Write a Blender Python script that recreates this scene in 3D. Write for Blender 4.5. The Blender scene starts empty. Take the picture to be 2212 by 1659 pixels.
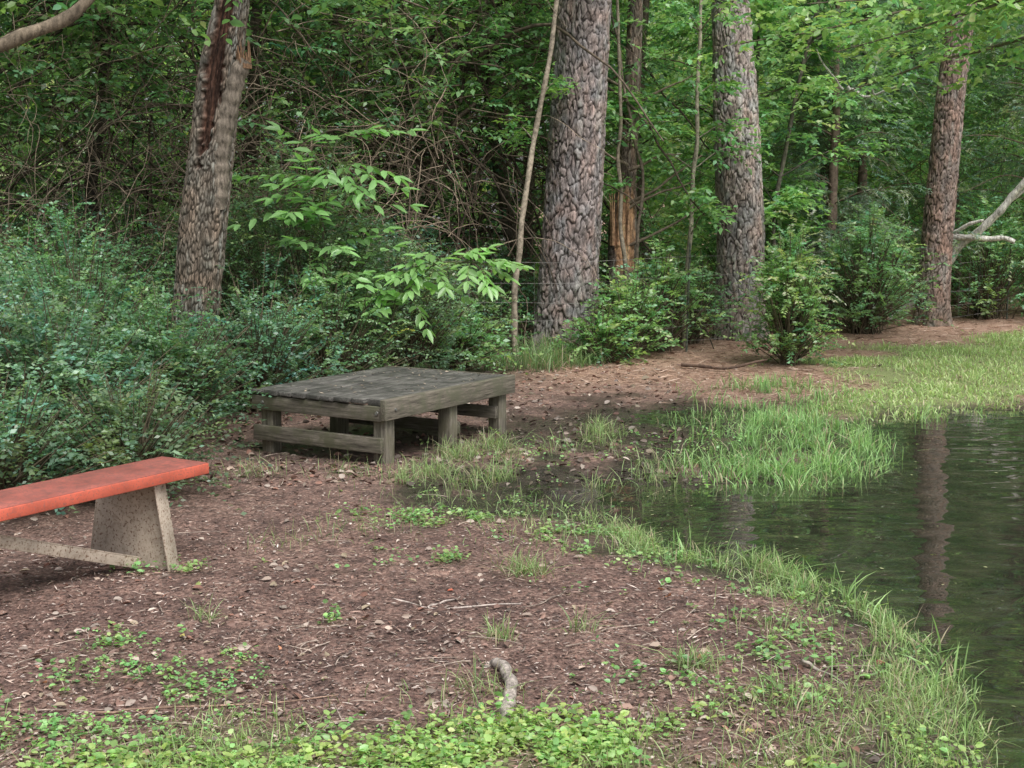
import bpy, math, numpy as np
from mathutils import Vector, Matrix
R=np.random.default_rng(7)
sc=bpy.context.scene
# ------------------------------------------------------------ helpers
def link(o,parent=None):
    sc.collection.objects.link(o)
    if parent: o.parent=parent
    return o
def empty(name,loc=(0,0,0),rotz=0):
    e=bpy.data.objects.new(name,None); e.location=loc; e.rotation_euler=(0,0,rotz); e.empty_display_size=.2
    return link(e)
def mk(name,V,Q=None,T=None,col=None,mat=None,parent=None,smooth=False,cname="Col"):
    V=np.asarray(V,dtype=np.float32).reshape(-1,3)
    me=bpy.data.meshes.new(name)
    nq=0 if Q is None else len(Q); nt=0 if T is None else len(T)
    me.vertices.add(len(V)); me.vertices.foreach_set("co",V.ravel())
    li=[]
    if nq: li.append(np.asarray(Q,dtype=np.int32).ravel())
    if nt: li.append(np.asarray(T,dtype=np.int32).ravel())
    li=np.concatenate(li)
    starts=np.concatenate([np.arange(nq)*4, nq*4+np.arange(nt)*3]).astype(np.int32)
    me.loops.add(len(li)); me.loops.foreach_set("vertex_index",li)
    me.polygons.add(nq+nt); me.polygons.foreach_set("loop_start",starts)
    if smooth: me.polygons.foreach_set("use_smooth",np.ones(nq+nt,dtype=bool))
    me.update(calc_edges=True)
    if col is not None:
        a=me.attributes.new(cname,'FLOAT_COLOR','POINT')
        c=np.ones((len(V),4),dtype=np.float32); c[:,:3]=col
        a.data.foreach_set("color",c.ravel())
    if mat: me.materials.append(mat)
    o=bpy.data.objects.new(name,me)
    return link(o,parent)
_t=np.random.default_rng(3).random((64,64,64)).astype(np.float32)
def vn(x,y,z=0.0,s=1.0,seed=0):
    x=np.asarray(x,float)*s+seed*7.31; y=np.asarray(y,float)*s+seed*3.7; z=np.asarray(z,float)*s+seed*1.9+np.zeros_like(x)
    xi=np.floor(x).astype(int); yi=np.floor(y).astype(int); zi=np.floor(z).astype(int)
    fx=x-xi; fy=y-yi; fz=z-zi
    fx=fx*fx*(3-2*fx); fy=fy*fy*(3-2*fy); fz=fz*fz*(3-2*fz)
    def g(a,b,c): return _t[(xi+a)&63,(yi+b)&63,(zi+c)&63]
    return ((g(0,0,0)*(1-fx)+g(1,0,0)*fx)*(1-fy)+(g(0,1,0)*(1-fx)+g(1,1,0)*fx)*fy)*(1-fz)+\
           ((g(0,0,1)*(1-fx)+g(1,0,1)*fx)*(1-fy)+(g(0,1,1)*(1-fx)+g(1,1,1)*fx)*fy)*fz
def nrm(a): return a/np.maximum(np.linalg.norm(a,axis=-1,keepdims=True),1e-9)
def sm(a,b,x):
    t=np.clip((x-a)/(b-a),0,1); return t*t*(3-2*t)
def mute(c,k=.12):
    c=np.asarray(c,float); m=c@np.array([.3,.6,.1]); return c*(1-k)+m[...,None]*k*np.array([.95,1,1.05])
# ------------------------------------------------------------ materials
def newmat(name):
    m=bpy.data.materials.new(name); m.use_nodes=True; nt=m.node_tree; nt.nodes.clear()
    return m,nt,nt.nodes,nt.links
def leafmat(name,trans=.35,rough=.45,spec=.5,cname="Col"):
    m,nt,N,L=newmat(name)
    at=N.new('ShaderNodeAttribute'); at.attribute_name=cname
    p=N.new('ShaderNodeBsdfPrincipled'); p.inputs['Roughness'].default_value=rough
    p.inputs['Specular IOR Level'].default_value=spec
    L.new(at.outputs['Color'],p.inputs['Base Color'])
    out=N.new('ShaderNodeOutputMaterial')
    if trans>0:
        tr=N.new('ShaderNodeBsdfTranslucent')
        mx=N.new('ShaderNodeVectorMath'); mx.operation='MULTIPLY'; mx.inputs[1].default_value=(1.7,1.95,1.0)
        L.new(at.outputs['Color'],mx.inputs[0]); L.new(mx.outputs[0],tr.inputs['Color'])
        ms=N.new('ShaderNodeMixShader'); ms.inputs[0].default_value=trans
        L.new(p.outputs[0],ms.inputs[1]); L.new(tr.outputs[0],ms.inputs[2]); L.new(ms.outputs[0],out.inputs[0])
    else: L.new(p.outputs[0],out.inputs[0])
    return m
def barkmat(name,scale=(18,18,6),bump=.6,rough=.9):
    m,nt,N,L=newmat(name)
    at=N.new('ShaderNodeAttribute'); at.attribute_name="Col"
    tc=N.new('ShaderNodeTexCoord'); mp=N.new('ShaderNodeMapping'); mp.inputs['Scale'].default_value=scale
    L.new(tc.outputs['Object'],mp.inputs[0])
    nz=N.new('ShaderNodeTexNoise'); nz.inputs['Scale'].default_value=2.2; nz.inputs['Detail'].default_value=8; nz.inputs['Roughness'].default_value=.72
    L.new(mp.outputs[0],nz.inputs['Vector'])
    mr=N.new('ShaderNodeMapRange'); mr.inputs[1].default_value=.34; mr.inputs[2].default_value=.66; mr.inputs[3].default_value=.32; mr.inputs[4].default_value=1.65
    L.new(nz.outputs[0],mr.inputs[0])
    vm=N.new('ShaderNodeVectorMath'); vm.operation='SCALE'
    L.new(at.outputs['Color'],vm.inputs[0]); L.new(mr.outputs[0],vm.inputs['Scale'])
    p=N.new('ShaderNodeBsdfPrincipled'); p.inputs['Roughness'].default_value=rough; p.inputs['Specular IOR Level'].default_value=.25
    L.new(vm.outputs[0],p.inputs['Base Color'])
    b=N.new('ShaderNodeBump'); b.inputs['Strength'].default_value=bump; b.inputs['Distance'].default_value=.02
    L.new(nz.outputs[0],b.inputs['Height']); L.new(b.outputs[0],p.inputs['Normal'])
    out=N.new('ShaderNodeOutputMaterial'); L.new(p.outputs[0],out.inputs[0])
    return m
def woodmat(name,scale,c1,c2,c3,bump=.35):
    m,nt,N,L=newmat(name)
    tc=N.new('ShaderNodeTexCoord'); mp=N.new('ShaderNodeMapping'); mp.inputs['Scale'].default_value=scale
    L.new(tc.outputs['Object'],mp.inputs[0])
    nz=N.new('ShaderNodeTexNoise'); nz.inputs['Scale'].default_value=1.6; nz.inputs['Detail'].default_value=7; nz.inputs['Roughness'].default_value=.75
    L.new(mp.outputs[0],nz.inputs['Vector'])
    cr=N.new('ShaderNodeValToRGB'); e=cr.color_ramp.elements
    e[0].position=.36; e[0].color=(*c1,1); e[1].position=.66; e[1].color=(*c2,1)
    L.new(nz.outputs[0],cr.inputs[0])
    n2=N.new('ShaderNodeTexNoise'); n2.inputs['Scale'].default_value=6; n2.inputs['Detail'].default_value=7; n2.inputs['Roughness'].default_value=.7
    L.new(tc.outputs['Object'],n2.inputs['Vector'])
    mr=N.new('ShaderNodeMapRange'); mr.inputs[1].default_value=.45; mr.inputs[2].default_value=.6; mr.inputs[4].default_value=.85
    L.new(n2.outputs[0],mr.inputs[0])
    mx=N.new('ShaderNodeMixRGB'); mx.inputs[2].default_value=(*c3,1)
    L.new(mr.outputs[0],mx.inputs[0]); L.new(cr.outputs[0],mx.inputs[1])
    p=N.new('ShaderNodeBsdfPrincipled'); p.inputs['Roughness'].default_value=.7; p.inputs['Specular IOR Level'].default_value=.4
    L.new(mx.outputs[0],p.inputs['Base Color'])
    b=N.new('ShaderNodeBump'); b.inputs['Strength'].default_value=bump; b.inputs['Distance'].default_value=.008
    L.new(nz.outputs[0],b.inputs['Height']); L.new(b.outputs[0],p.inputs['Normal'])
    out=N.new('ShaderNodeOutputMaterial'); L.new(p.outputs[0],out.inputs[0])
    return m
M_leaf=leafmat("foliage_leaf",.35,.36,.7)
M_grass=leafmat("grass_blade",.3,.45,.5)
M_litter=leafmat("leaf_litter_mat",0,.6,.45)
M_bark=barkmat("bark")
M_twig=barkmat("twig_bark",(10,10,10),.2)
# ------------------------------------------------------------ terrain
POND=np.array([(1.25,2.6),(1.29,3.76),(1.36,3.96),(1.47,4.57),(1.43,5.2),(1.24,5.6),(1.10,6.0),(.90,6.25),(.65,6.38),(.48,6.65),(.55,7.05),(.75,7.35),
 (.9,7.6),(1.15,7.75),(1.6,7.8),(2.0,8.3),(2.25,9.0),(2.35,9.55),(2.6,10.0),(3.1,10.4),(3.97,10.65),(5.5,10.9),(8,11.2),(13,11),(15,7),(13,1),(5,-1),(1.8,.5)])
def sdist(x,y,P):
    x=np.asarray(x,float); y=np.asarray(y,float)
    d=np.full(x.shape,1e9); ins=np.zeros(x.shape,bool)
    n=len(P)
    for i in range(n):
        ax,ay=P[i]; bx,by=P[(i+1)%n]
        ex,ey=bx-ax,by-ay
        t=np.clip(((x-ax)*ex+(y-ay)*ey)/(ex*ex+ey*ey),0,1)
        d=np.minimum(d,(x-ax-t*ex)**2+(y-ay-t*ey)**2)
        c=((ay>y)!=(by>y))&(x<(bx-ax)*(y-ay)/(by-ay+1e-12)+ax)
        ins^=c
    d=np.sqrt(d); return np.where(ins,-d,d)
WL=-.022
def shore(x,y):
    x=np.asarray(x,float); y=np.asarray(y,float)
    s=sdist(x,y,POND)
    s=s+(vn(x,y,0,2.2,1)-.5)*.22+(vn(x,y,0,7,2)-.5)*.12
    e=np.sqrt(((x-1.5)/.55)**2+((y-10.2)/.42)**2)-1
    s=np.minimum(s,e*.3+(vn(x,y,0,5,3)-.5)*.12)
    e=np.sqrt(((x-.6)/.5)**2+((y-7.5)/.28)**2)-1
    s=np.minimum(s,e*.25+(vn(x,y,0,6,3)-.5)*.14)
    q=np.sqrt(((x-1.6)/1.0)**2+((y-9.0)/1.5)**2)
    s=np.where(q<1,np.minimum(s,(vn(x,y,0,3.2,17)-.42)*.35+.12*q),s)
    return s
def height(x,y):
    x=np.asarray(x,float); y=np.asarray(y,float)
    s=shore(x,y)
    h=np.where(s>0, WL+.045*sm(0,.6,s), WL+np.maximum(s*.25,-.3))
    near=np.exp(-np.maximum(y-20,0)/30)
    h=h+((vn(x,y,0,.8,4)-.5)*.05*sm(.1,1.0,s)+(vn(x,y,0,3,5)-.5)*.026*sm(0,.4,s)+(vn(x,y,0,14,6)-.5)*.012+(vn(x,y,0,32,8)-.5)*.007)*near
    return h
LAWN=np.array([(2.75,11.7),(2.35,10.3),(2.7,10.05),(3.2,10.45),(4.2,10.75),(8,11.3),(15,11.2),(17,20),(8,18.2),(6.8,16.9),(5.2,16.0),(3.9,15.0),(3.1,13.6)])
def masks(x,y):
    s=shore(x,y)
    wet_dark=sm(.45,.0,s+(vn(x,y,0,3,9)-.5)*.5)
    wet_dark=np.maximum(wet_dark,sm(1.05,.6,np.sqrt(((x-.35)/1.15)**2+((y-7.5)/1.05)**2)+(vn(x,y,0,4,10)-.5)*.8))
    wet_dark=np.maximum(wet_dark,sm(1.05,.35,np.sqrt(((x-.9)/1.6)**2+((y-9.6)/1.7)**2)+(vn(x,y,0,4,13)-.5)*.8)*.9)
    wet_dark=np.maximum(wet_dark,sm(1,.4,np.sqrt(((x+1.0)/1.3)**2+((y-9.0)/1.1)**2)+(vn(x,y,0,4,13)-.5)*.5)*.7)  # ground darker and smoother beneath and around the platform
    gl=sm(.25,-.35,sdist(x,y,LAWN)+(vn(x,y,0,1.5,11)-.5)*.9+(vn(x,y,0,6,11)-.5)*.4)
    gf=sm(4.2,3.7,y+(vn(x,y,0,2,12)-.5)*.9)*.45
    straw=sm(10.4,12.8,y+(vn(x,y,0,1.3,14)-.5)*1.8+(vn(x,y,0,6,14)-.5)*1.2+np.clip(x,-2,4)*.2)*sm(-.8,.8,x)
    bank=sm(10.3,11.2,y-1.0*np.clip(x+1.2,-3,2.2))*sm(.6,-.4,x)
    wet_dark=np.maximum(wet_dark,bank*.75)
    return wet_dark,np.maximum(gl,gf),straw
def axis(a,b,step,lo,hi):
    c=list(np.arange(a,b,step)); s=step; v=c[-1]
    while v<hi: s*=1.16; v+=s; c.append(v)
    s=step; v=a; pre=[]
    while v>lo: s*=1.16; v-=s; pre.append(v)
    return np.array(pre[::-1]+c)
xs=axis(-4.2,5.6,.032,-320,320); ys=axis(3.2,13.5,.032,-60,420)
X,Y=np.meshgrid(xs,ys); Z=height(X,Y)
w,g,s=masks(X,Y)
nx,ny=len(xs),len(ys)
idx=np.arange(nx*ny).reshape(ny,nx)
Q=np.stack([idx[:-1,:-1],idx[:-1,1:],idx[1:,1:],idx[1:,:-1]],-1).reshape(-1,4)
def groundmat():
    m,nt,N,L=newmat("forest_floor")
    at=N.new('ShaderNodeAttribute'); at.attribute_name="Col"
    sp=N.new('ShaderNodeSeparateColor'); L.new(at.outputs['Color'],sp.inputs[0])
    tc=N.new('ShaderNodeTexCoord')
    def noise(s,d=8,r=.65):
        n=N.new('ShaderNodeTexNoise'); n.inputs['Scale'].default_value=s; n.inputs['Detail'].default_value=d; n.inputs['Roughness'].default_value=r
        L.new(tc.outputs['Object'],n.inputs['Vector']); return n
    def ramp(src,els):
        r=N.new('ShaderNodeValToRGB'); e=r.color_ramp.elements
        while len(e)<len(els): e.new(.5)
        for i,(p,c) in enumerate(els): e[i].position=p; e[i].color=(*c,1)
        L.new(src,r.inputs[0]); return r
    def mix(f,a,b,mode='MIX'):
        x=N.new('ShaderNodeMixRGB'); x.blend_type=mode
        if isinstance(f,float): x.inputs[0].default_value=f
        else: L.new(f,x.inputs[0])
        for k,v in ((1,a),(2,b)):
            if isinstance(v,tuple): x.inputs[k].default_value=(*v,1)
            else: L.new(v,x.inputs[k])
        return x.outputs[0]
    nf=noise(60,8,.75); nm=noise(9,8,.7); nl=noise(1.6,5,.6)
    dirt=ramp(nf.outputs[0],[(.36,(.055,.034,.029)),(.47,(.17,.108,.09)),(.57,(.28,.195,.165)),(.68,(.47,.385,.335))])
    d2=ramp(nm.outputs[0],[(.35,(.5,.46,.46)),(.65,(1.2,1.17,1.15))])
    base=mix(1.0,dirt.outputs[0],d2.outputs[0],'MULTIPLY')
    d3=ramp(nl.outputs[0],[(.35,(.70,.66,.66)),(.65,(1.17,1.15,1.13))])
    base=mix(1.0,base,d3.outputs[0],'MULTIPLY')
    vo=N.new('ShaderNodeTexVoronoi'); vo.inputs['Scale'].default_value=45; L.new(tc.outputs['Object'],vo.inputs['Vector'])
    bw=N.new('ShaderNodeRGBToBW'); L.new(vo.outputs['Color'],bw.inputs[0])
    vr=ramp(bw.outputs[0],[(.2,(.6,.6,.6)),(.8,(1.4,1.35,1.3))])
    base=mix(.7,base,mix(1.0,base,vr.outputs[0],'MULTIPLY'))
    straw=ramp(nf.outputs[0],[(.3,(.13,.075,.055)),(.5,(.32,.20,.145)),(.7,(.52,.38,.29))])
    base=mix(sp.outputs[2],base,straw.outputs[0])
    gr=ramp(nf.outputs[0],[(.3,(.10,.12,.045)),(.7,(.28,.32,.13))])
    base=mix(sp.outputs[1],base,gr.outputs[0])
    wetc=ramp(nm.outputs[0],[(.35,(.020,.017,.015)),(.65,(.075,.058,.050))])
    base=mix(sp.outputs[0],base,wetc.outputs[0])
    p=N.new('ShaderNodeBsdfPrincipled'); L.new(base,p.inputs['Base Color'])
    rr=N.new('ShaderNodeMapRange'); rr.inputs[3].default_value=.9; rr.inputs[4].default_value=.16; L.new(sp.outputs[0],rr.inputs[0]); L.new(rr.outputs[0],p.inputs['Roughness'])
    p.inputs['Specular IOR Level'].default_value=.5
    b=N.new('ShaderNodeBump'); b.inputs['Strength'].default_value=.8; b.inputs['Distance'].default_value=.012
    L.new(nf.outputs[0],b.inputs['Height'])
    b2=N.new('ShaderNodeBump'); b2.inputs['Strength'].default_value=.6; b2.inputs['Distance'].default_value=.02
    L.new(nm.outputs[0],b2.inputs['Height']); L.new(b.outputs[0],b2.inputs['Normal']); L.new(b2.outputs[0],p.inputs['Normal'])
    out=N.new('ShaderNodeOutputMaterial'); L.new(p.outputs[0],out.inputs[0]); return m
mk("ground",np.stack([X,Y,Z],-1),Q,col=np.stack([w,g,s],-1).reshape(-1,3),mat=groundmat(),smooth=True)
# water
def watermat():
    m,nt,N,L=newmat("pond_water")
    tc=N.new('ShaderNodeTexCoord'); mp=N.new('ShaderNodeMapping'); mp.inputs['Scale'].default_value=(1,2.2,1); L.new(tc.outputs['Object'],mp.inputs[0])
    n1=N.new('ShaderNodeTexNoise'); n1.inputs['Scale'].default_value=1.9; n1.inputs['Detail'].default_value=1.0; n1.inputs['Roughness'].default_value=.4
    n1.inputs['Distortion'].default_value=.9; L.new(mp.outputs[0],n1.inputs['Vector'])
    b=N.new('ShaderNodeBump'); b.inputs['Strength'].default_value=.62; b.inputs['Distance'].default_value=.012; L.new(n1.outputs[0],b.inputs['Height'])
    n2=N.new('ShaderNodeTexNoise'); n2.inputs['Scale'].default_value=5; n2.inputs['Detail'].default_value=8; n2.inputs['Roughness'].default_value=.7; L.new(tc.outputs['Object'],n2.inputs['Vector'])
    cr=N.new('ShaderNodeValToRGB'); cr.color_ramp.elements[0].position=.4; cr.color_ramp.elements[0].color=(.038,.042,.030,1)
    cr.color_ramp.elements[1].position=.7; cr.color_ramp.elements[1].color=(.11,.10,.07,1); L.new(n2.outputs[0],cr.inputs[0])
    d=N.new('ShaderNodeBsdfDiffuse'); L.new(cr.outputs[0],d.inputs[0])
    t=N.new('ShaderNodeBsdfTransparent'); t.inputs[0].default_value=(.62,.61,.48,1)
    m1=N.new('ShaderNodeMixShader'); m1.inputs[0].default_value=.5; L.new(d.outputs[0],m1.inputs[1]); L.new(t.outputs[0],m1.inputs[2])
    gl=N.new('ShaderNodeBsdfGlossy'); gl.inputs['Roughness'].default_value=.005; gl.inputs[0].default_value=(1,1,1,1); L.new(b.outputs[0],gl.inputs['Normal'])
    fr=N.new('ShaderNodeFresnel'); fr.inputs['IOR'].default_value=2.7; L.new(b.outputs[0],fr.inputs['Normal'])
    m2=N.new('ShaderNodeMixShader'); L.new(fr.outputs[0],m2.inputs[0]); L.new(m1.outputs[0],m2.inputs[1]); L.new(gl.outputs[0],m2.inputs[2])
    out=N.new('ShaderNodeOutputMaterial'); L.new(m2.outputs[0],out.inputs[0]); return m
mk("pond_water",[(.0,-2,WL),(16,-2,WL),(16,12,WL),(.0,12,WL)],Q=[[0,1,2,3]],mat=watermat())
# ------------------------------------------------------------ leaf building
def leafgeo(P,D,Nn,Ln,W,fold=.12,droop=.15,six=False):
    D=nrm(D); S=nrm(np.cross(Nn,D)); Nn=np.cross(D,S)
    Ln=np.asarray(Ln)[:,None]; W=np.asarray(W)[:,None]
    n=len(P)
    if not six:
        V=np.stack([P, P+D*.42*Ln+S*W+Nn*fold*W, P+D*Ln-Nn*droop*Ln, P+D*.42*Ln-S*W+Nn*fold*W],1).reshape(-1,3)
        Q=np.arange(n*4).reshape(n,4); return V,Q,4
    V=np.stack([P, P+D*.28*Ln+S*W*.9+Nn*fold*W, P+D*.66*Ln+S*W*.8+Nn*(fold*W-droop*.4*Ln), P+D*Ln-Nn*droop*Ln,
                P+D*.66*Ln-S*W*.8+Nn*(fold*W-droop*.4*Ln), P+D*.28*Ln-S*W*.9+Nn*fold*W],1).reshape(-1,3)
    b=np.arange(n)[:,None]*6
    Q=np.concatenate([b+np.array([[0,1,2,3]]),b+np.array([[0,3,4,5]])],0); return V,Q,6
def sprays(C,D,L,nl,ll,wr,col,r=R,sag=.15,njit=.35,cj=.25,out=.9):
    """leaves set alternately along short twigs"""
    n=len(C); D=nrm(D); L=np.broadcast_to(np.asarray(L,float),(n,))
    t=(np.arange(nl)[None,:]+r.random((n,nl)))/nl
    up=np.array([0,0,1.0])
    S=nrm(np.cross(D,up)+1e-4)
    side=np.where(np.arange(nl)%2==0,1,-1)[None,:,None]
    P=C[:,None]+D[:,None]*(t*L[:,None])[...,None]; P[...,2]-=sag*(t**2)*L[:,None]
    LD=D[:,None]*.55+S[:,None]*side*out+r.normal(0,.28,(n,nl,3)); LD[...,2]-=.15
    NN=up+r.normal(0,njit,(n,nl,3))+D[:,None]*0
    ln=ll*r.uniform(.6,1.25,(n,nl))
    c=mute(np.asarray(col))*1.12
    if c.ndim==1: c=np.broadcast_to(c,(n,3))
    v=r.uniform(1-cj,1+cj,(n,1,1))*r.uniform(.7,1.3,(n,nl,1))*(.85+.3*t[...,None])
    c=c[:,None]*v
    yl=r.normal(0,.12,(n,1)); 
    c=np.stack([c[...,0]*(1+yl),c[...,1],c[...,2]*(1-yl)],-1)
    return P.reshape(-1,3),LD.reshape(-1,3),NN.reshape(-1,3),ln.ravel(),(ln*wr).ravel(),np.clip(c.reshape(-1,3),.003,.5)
def leafobj(name,parts,mat=None,parent=None,six=False,**k):
    P,D,Nn,Ln,W,C=[np.concatenate([p[i] for p in parts],0) for i in range(6)]
    V,Q,m=leafgeo(P,D,Nn,Ln,W,six=six,**k)
    return mk(name,V,Q,col=np.repeat(C,m,0),mat=mat or M_leaf,parent=parent)
def tubes(C,Rd,sides=4):
    C=np.asarray(C,float); n,k,_=C.shape
    T=np.gradient(C,axis=1); T=nrm(T)
    ref=np.array([.37,.83,.41]); A=nrm(np.cross(T,ref)); B=np.cross(T,A)
    th=np.arange(sides)/sides*2*np.pi
    V=C[:,:,None]+Rd[:,:,None,None]*(A[:,:,None]*np.cos(th)[None,None,:,None]+B[:,:,None]*np.sin(th)[None,None,:,None])
    base=np.arange(n*k*sides).reshape(n,k,sides)
    a=base[:,:-1]; b=base[:,1:]
    Q=np.stack([a,np.roll(a,-1,2),np.roll(b,-1,2),b],-1).reshape(-1,4)
    return V.reshape(-1,3),Q
class Acc:
    def __init__(s): s.V=[];s.Q=[];s.C=[];s.n=0
    def add(s,V,Q,c):
        s.V.append(V); s.Q.append(Q+s.n); s.n+=len(V)
        c=np.asarray(c,float); s.C.append(np.broadcast_to(c,(len(V),3)) if c.ndim==1 else c)
    def obj(s,name,mat,parent=None,smooth=True):
        return mk(name,np.concatenate(s.V),np.concatenate(s.Q),col=np.concatenate(s.C),mat=mat,parent=parent,smooth=smooth)
def path(pts,k=24,wob=.0,seed=0):
    pts=np.asarray(pts,float); d=np.r_[0,np.cumsum(np.linalg.norm(np.diff(pts,axis=0),axis=1))]
    t=np.linspace(0,d[-1],k)
    P=np.stack([np.interp(t,d,pts[:,i]) for i in range(3)],-1)
    for _ in range(2): P[1:-1]=(P[:-2]+2*P[1:-1]+P[2:])/4
    if wob:
        rr=np.random.default_rng(seed); w=rr.normal(0,1,(k,3)); 
        for _ in range(3): w[1:-1]=(w[:-2]+w[1:-1]+w[2:])/3
        w[0]*=.2; P=P+w*wob
    return P
def limb(acc,pts,r0,r1,col,k=24,wob=0,seed=0,sides=7):
    P=path(pts,k,wob,seed); rd=np.linspace(r0,r1,k)*(1+.1*np.sin(np.arange(k)*1.7+seed))
    V,Q=tubes(P[None],rd[None],sides); 
    c=np.asarray(col)*(.7+.6*vn(V[:,0],V[:,1],V[:,2],9,seed%7))[:,None]
    acc.add(V,Q,c); return P
# ------------------------------------------------------------ trunks with flaky bark
def trunk(name,prof,cellw,cellh,amp,cplate,ccrev,nth=150,dz=.012,zdense=4.9,seed=0,flare=.35,parent=None,paint=None,mat=None,edge=.16,lich=.3):
    prof=np.asarray(prof,float) # z,x,y,r
    ztop=prof[-1,0]
    zs=np.r_[np.arange(-.12,min(zdense,ztop),dz),np.arange(zdense,ztop,.12)] if ztop>zdense else np.arange(-.12,ztop,dz)
    cx=np.interp(zs,prof[:,0],prof[:,1]); cy=np.interp(zs,prof[:,0],prof[:,2]); rr=np.interp(zs,prof[:,0],prof[:,3])
    ker=np.ones(31)/31
    def smo(a): 
        p=np.pad(a,15,mode='edge'); return np.convolve(p,ker,'valid')
    cx,cy,rr=smo(cx),smo(cy),smo(rr)
    th=np.arange(nth)/nth*2*np.pi
    TH,ZZ=np.meshgrid(th,zs)
    fl=1+flare*np.exp(-np.maximum(ZZ,0)/.22)*(.7+.5*np.cos(TH*5+seed))
    RR=rr[:,None]*fl*(1+.04*np.cos(2*TH+seed)+.05*(vn(np.cos(TH)*1.2,np.sin(TH)*1.2,ZZ*.9,1,seed%5)-.5))
    circ=2*np.pi*rr.mean(); nc=max(5,int(round(circ/cellw)))
    ct,snt=np.cos(TH),np.sin(TH)
    k_=rr.mean()/.05
    wz=(vn(ct*k_*1.4,snt*k_*1.4,ZZ*16,1,2)-.5); wz2=(vn(ct*k_*.5,snt*k_*.5,ZZ*4,1,5)-.5)
    u=TH/(2*np.pi)*nc + wz*.75+wz2*1.3
    v=ZZ/cellh + (vn(ct*k_*1.2,snt*k_*1.2,ZZ*9,1,4)-.5)*1.1
    rs=np.random.default_rng(seed+11); NR=int(ztop/cellh)+8
    jx=rs.random((NR,nc)); jy=rs.random((NR,nc)); jc=rs.random((NR,nc))
    ui=np.floor(u).astype(int); vi=np.floor(v).astype(int)
    F1=np.full(u.shape,9.); F2=np.full(u.shape,9.); ID=np.zeros(u.shape)
    for a in(-1,0,1):
        for b in(-1,0,1):
            cc=(ui+a)%nc; ro=np.clip(vi+b+2,0,NR-1)
            dx=ui+a+jx[ro,cc]-u; dy=(vi+b+jy[ro,cc]-v)*.8
            d=np.sqrt(dx*dx+dy*dy); nearer=d<F1
            F2=np.where(nearer,F1,np.minimum(F2,d)); ID=np.where(nearer,jc[ro,cc],ID); F1=np.minimum(F1,d)
    ed=F2-F1
    plate=sm(.0,edge*(.5+vn(ct*k_*.6,snt*k_*.6,ZZ*5,1,7)),ed)
    flake=vn(ct*k_*1.5,snt*k_*1.5,ZZ*22,1,3)*.6+vn(ct*k_*3,snt*k_*3,ZZ*50,1,4)*.4
    disp=amp*(plate*(.6+.7*ID)+ (flake-.5)*.9-.6)
    RR=RR+disp
    V=np.stack([cx[:,None]+RR*ct,cy[:,None]+RR*snt,ZZ],-1)
    cp=np.asarray(cplate)*(.72+.34*ID[...,None]+1.0*(flake[...,None]-.45))
    red=(vn(ct*k_,snt*k_,ZZ*8,1,9)[...,None]-.5); cp=cp*(1+red*np.array([.3,0,-.15]))
    col=np.asarray(ccrev)*(1-plate[...,None])+cp*plate[...,None]
    li=sm(.60,.75,vn(ct*3,snt*3,ZZ*2.2,1,6)*.6+.4*vn(ct*9,snt*9,ZZ*9,1,6))[...,None]*lich*plate[...,None]
    col=col*(1-li)+np.array([.34,.35,.32])*li
    moss=np.exp(-np.maximum(ZZ,0)/.35)[...,None]*.45
    col=col*(1-moss)+np.array([.06,.07,.035])*moss
    if paint is not None: V,col=paint(TH,ZZ,V,col)
    ny,nx=TH.shape; idx=np.arange(nx*ny).reshape(ny,nx)
    a=idx[:-1]; b=idx[1:]
    Q=np.stack([a,np.roll(a,-1,1),np.roll(b,-1,1),b],-1).reshape(-1,4)
    return mk(name,V,Q,col=np.clip(col,.004,.6).reshape(-1,3),mat=mat or M_bark,parent=parent,smooth=True)
def pinecrown(parent,x,y,z0,z1,n,seed):
    r=np.random.default_rng(seed); acc=Acc(); C=[];D=[]
    for i in range(n):
        z=z0+(z1-z0)*i/n; a=r.uniform(0,6.28); L=r.uniform(1.4,2.6)*(1.1-.6*i/n)
        e=np.array([x+math.cos(a)*L,y+math.sin(a)*L,z+L*.25])
        P=limb(acc,[(x,y,z),((x+e[0])/2,(y+e[1])/2,z+.05),e],.05,.012,(.12,.09,.07),10,.03,i,5)
        for q in P[4:]:
            for _ in range(4): C.append(q+r.normal(0,.15,3)); D.append(r.normal(0,1,3)+[0,0,.6])
    acc.obj("limbs",M_twig,parent)
    leafobj("needles",[sprays(np.array(C),np.array(D),.22,22,.20,.03,(.055,.10,.04),r)],parent=parent)
T=empty("pine_tree")
trunk("trunk",[(-.2,.52,14.1,.31),(0,.53,14.1,.305),(1,.58,14.1,.285),(2,.64,14.1,.27),(3.5,.71,14.1,.252),(12,1.1,14.3,.13)],.054,.11,.020,(.28,.235,.225),(.026,.021,.019),nth=230,seed=1,parent=T)
pinecrown(T,1.05,14.3,8.5,12.3,16,1)
T=empty("pine_tree")
trunk("trunk",[(-.2,2.62,15.75,.26),(0,2.6,15.75,.255),(1.2,2.58,15.75,.26),(2.5,2.5,15.75,.25),(3.8,2.41,15.75,.20),(12,2.0,15.9,.11)],.050,.12,.018,(.36,.305,.285),(.045,.035,.03),nth=200,seed=2,parent=T,lich=.6)
pinecrown(T,2.05,15.9,8.5,12.3,16,2)
T=empty("pine_tree")
trunk("trunk",[(-.2,5.30,17.5,.2),(0,5.3,17.5,.2),(1.3,5.34,17.5,.19),(2.9,5.43,17.5,.175),(4.1,5.55,17.5,.16),(11,6.0,17.9,.09)],.045,.12,.015,(.26,.19,.165),(.035,.024,.02),nth=150,seed=3,parent=T)
pinecrown(T,5.95,17.9,8,11.3,14,3)
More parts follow.
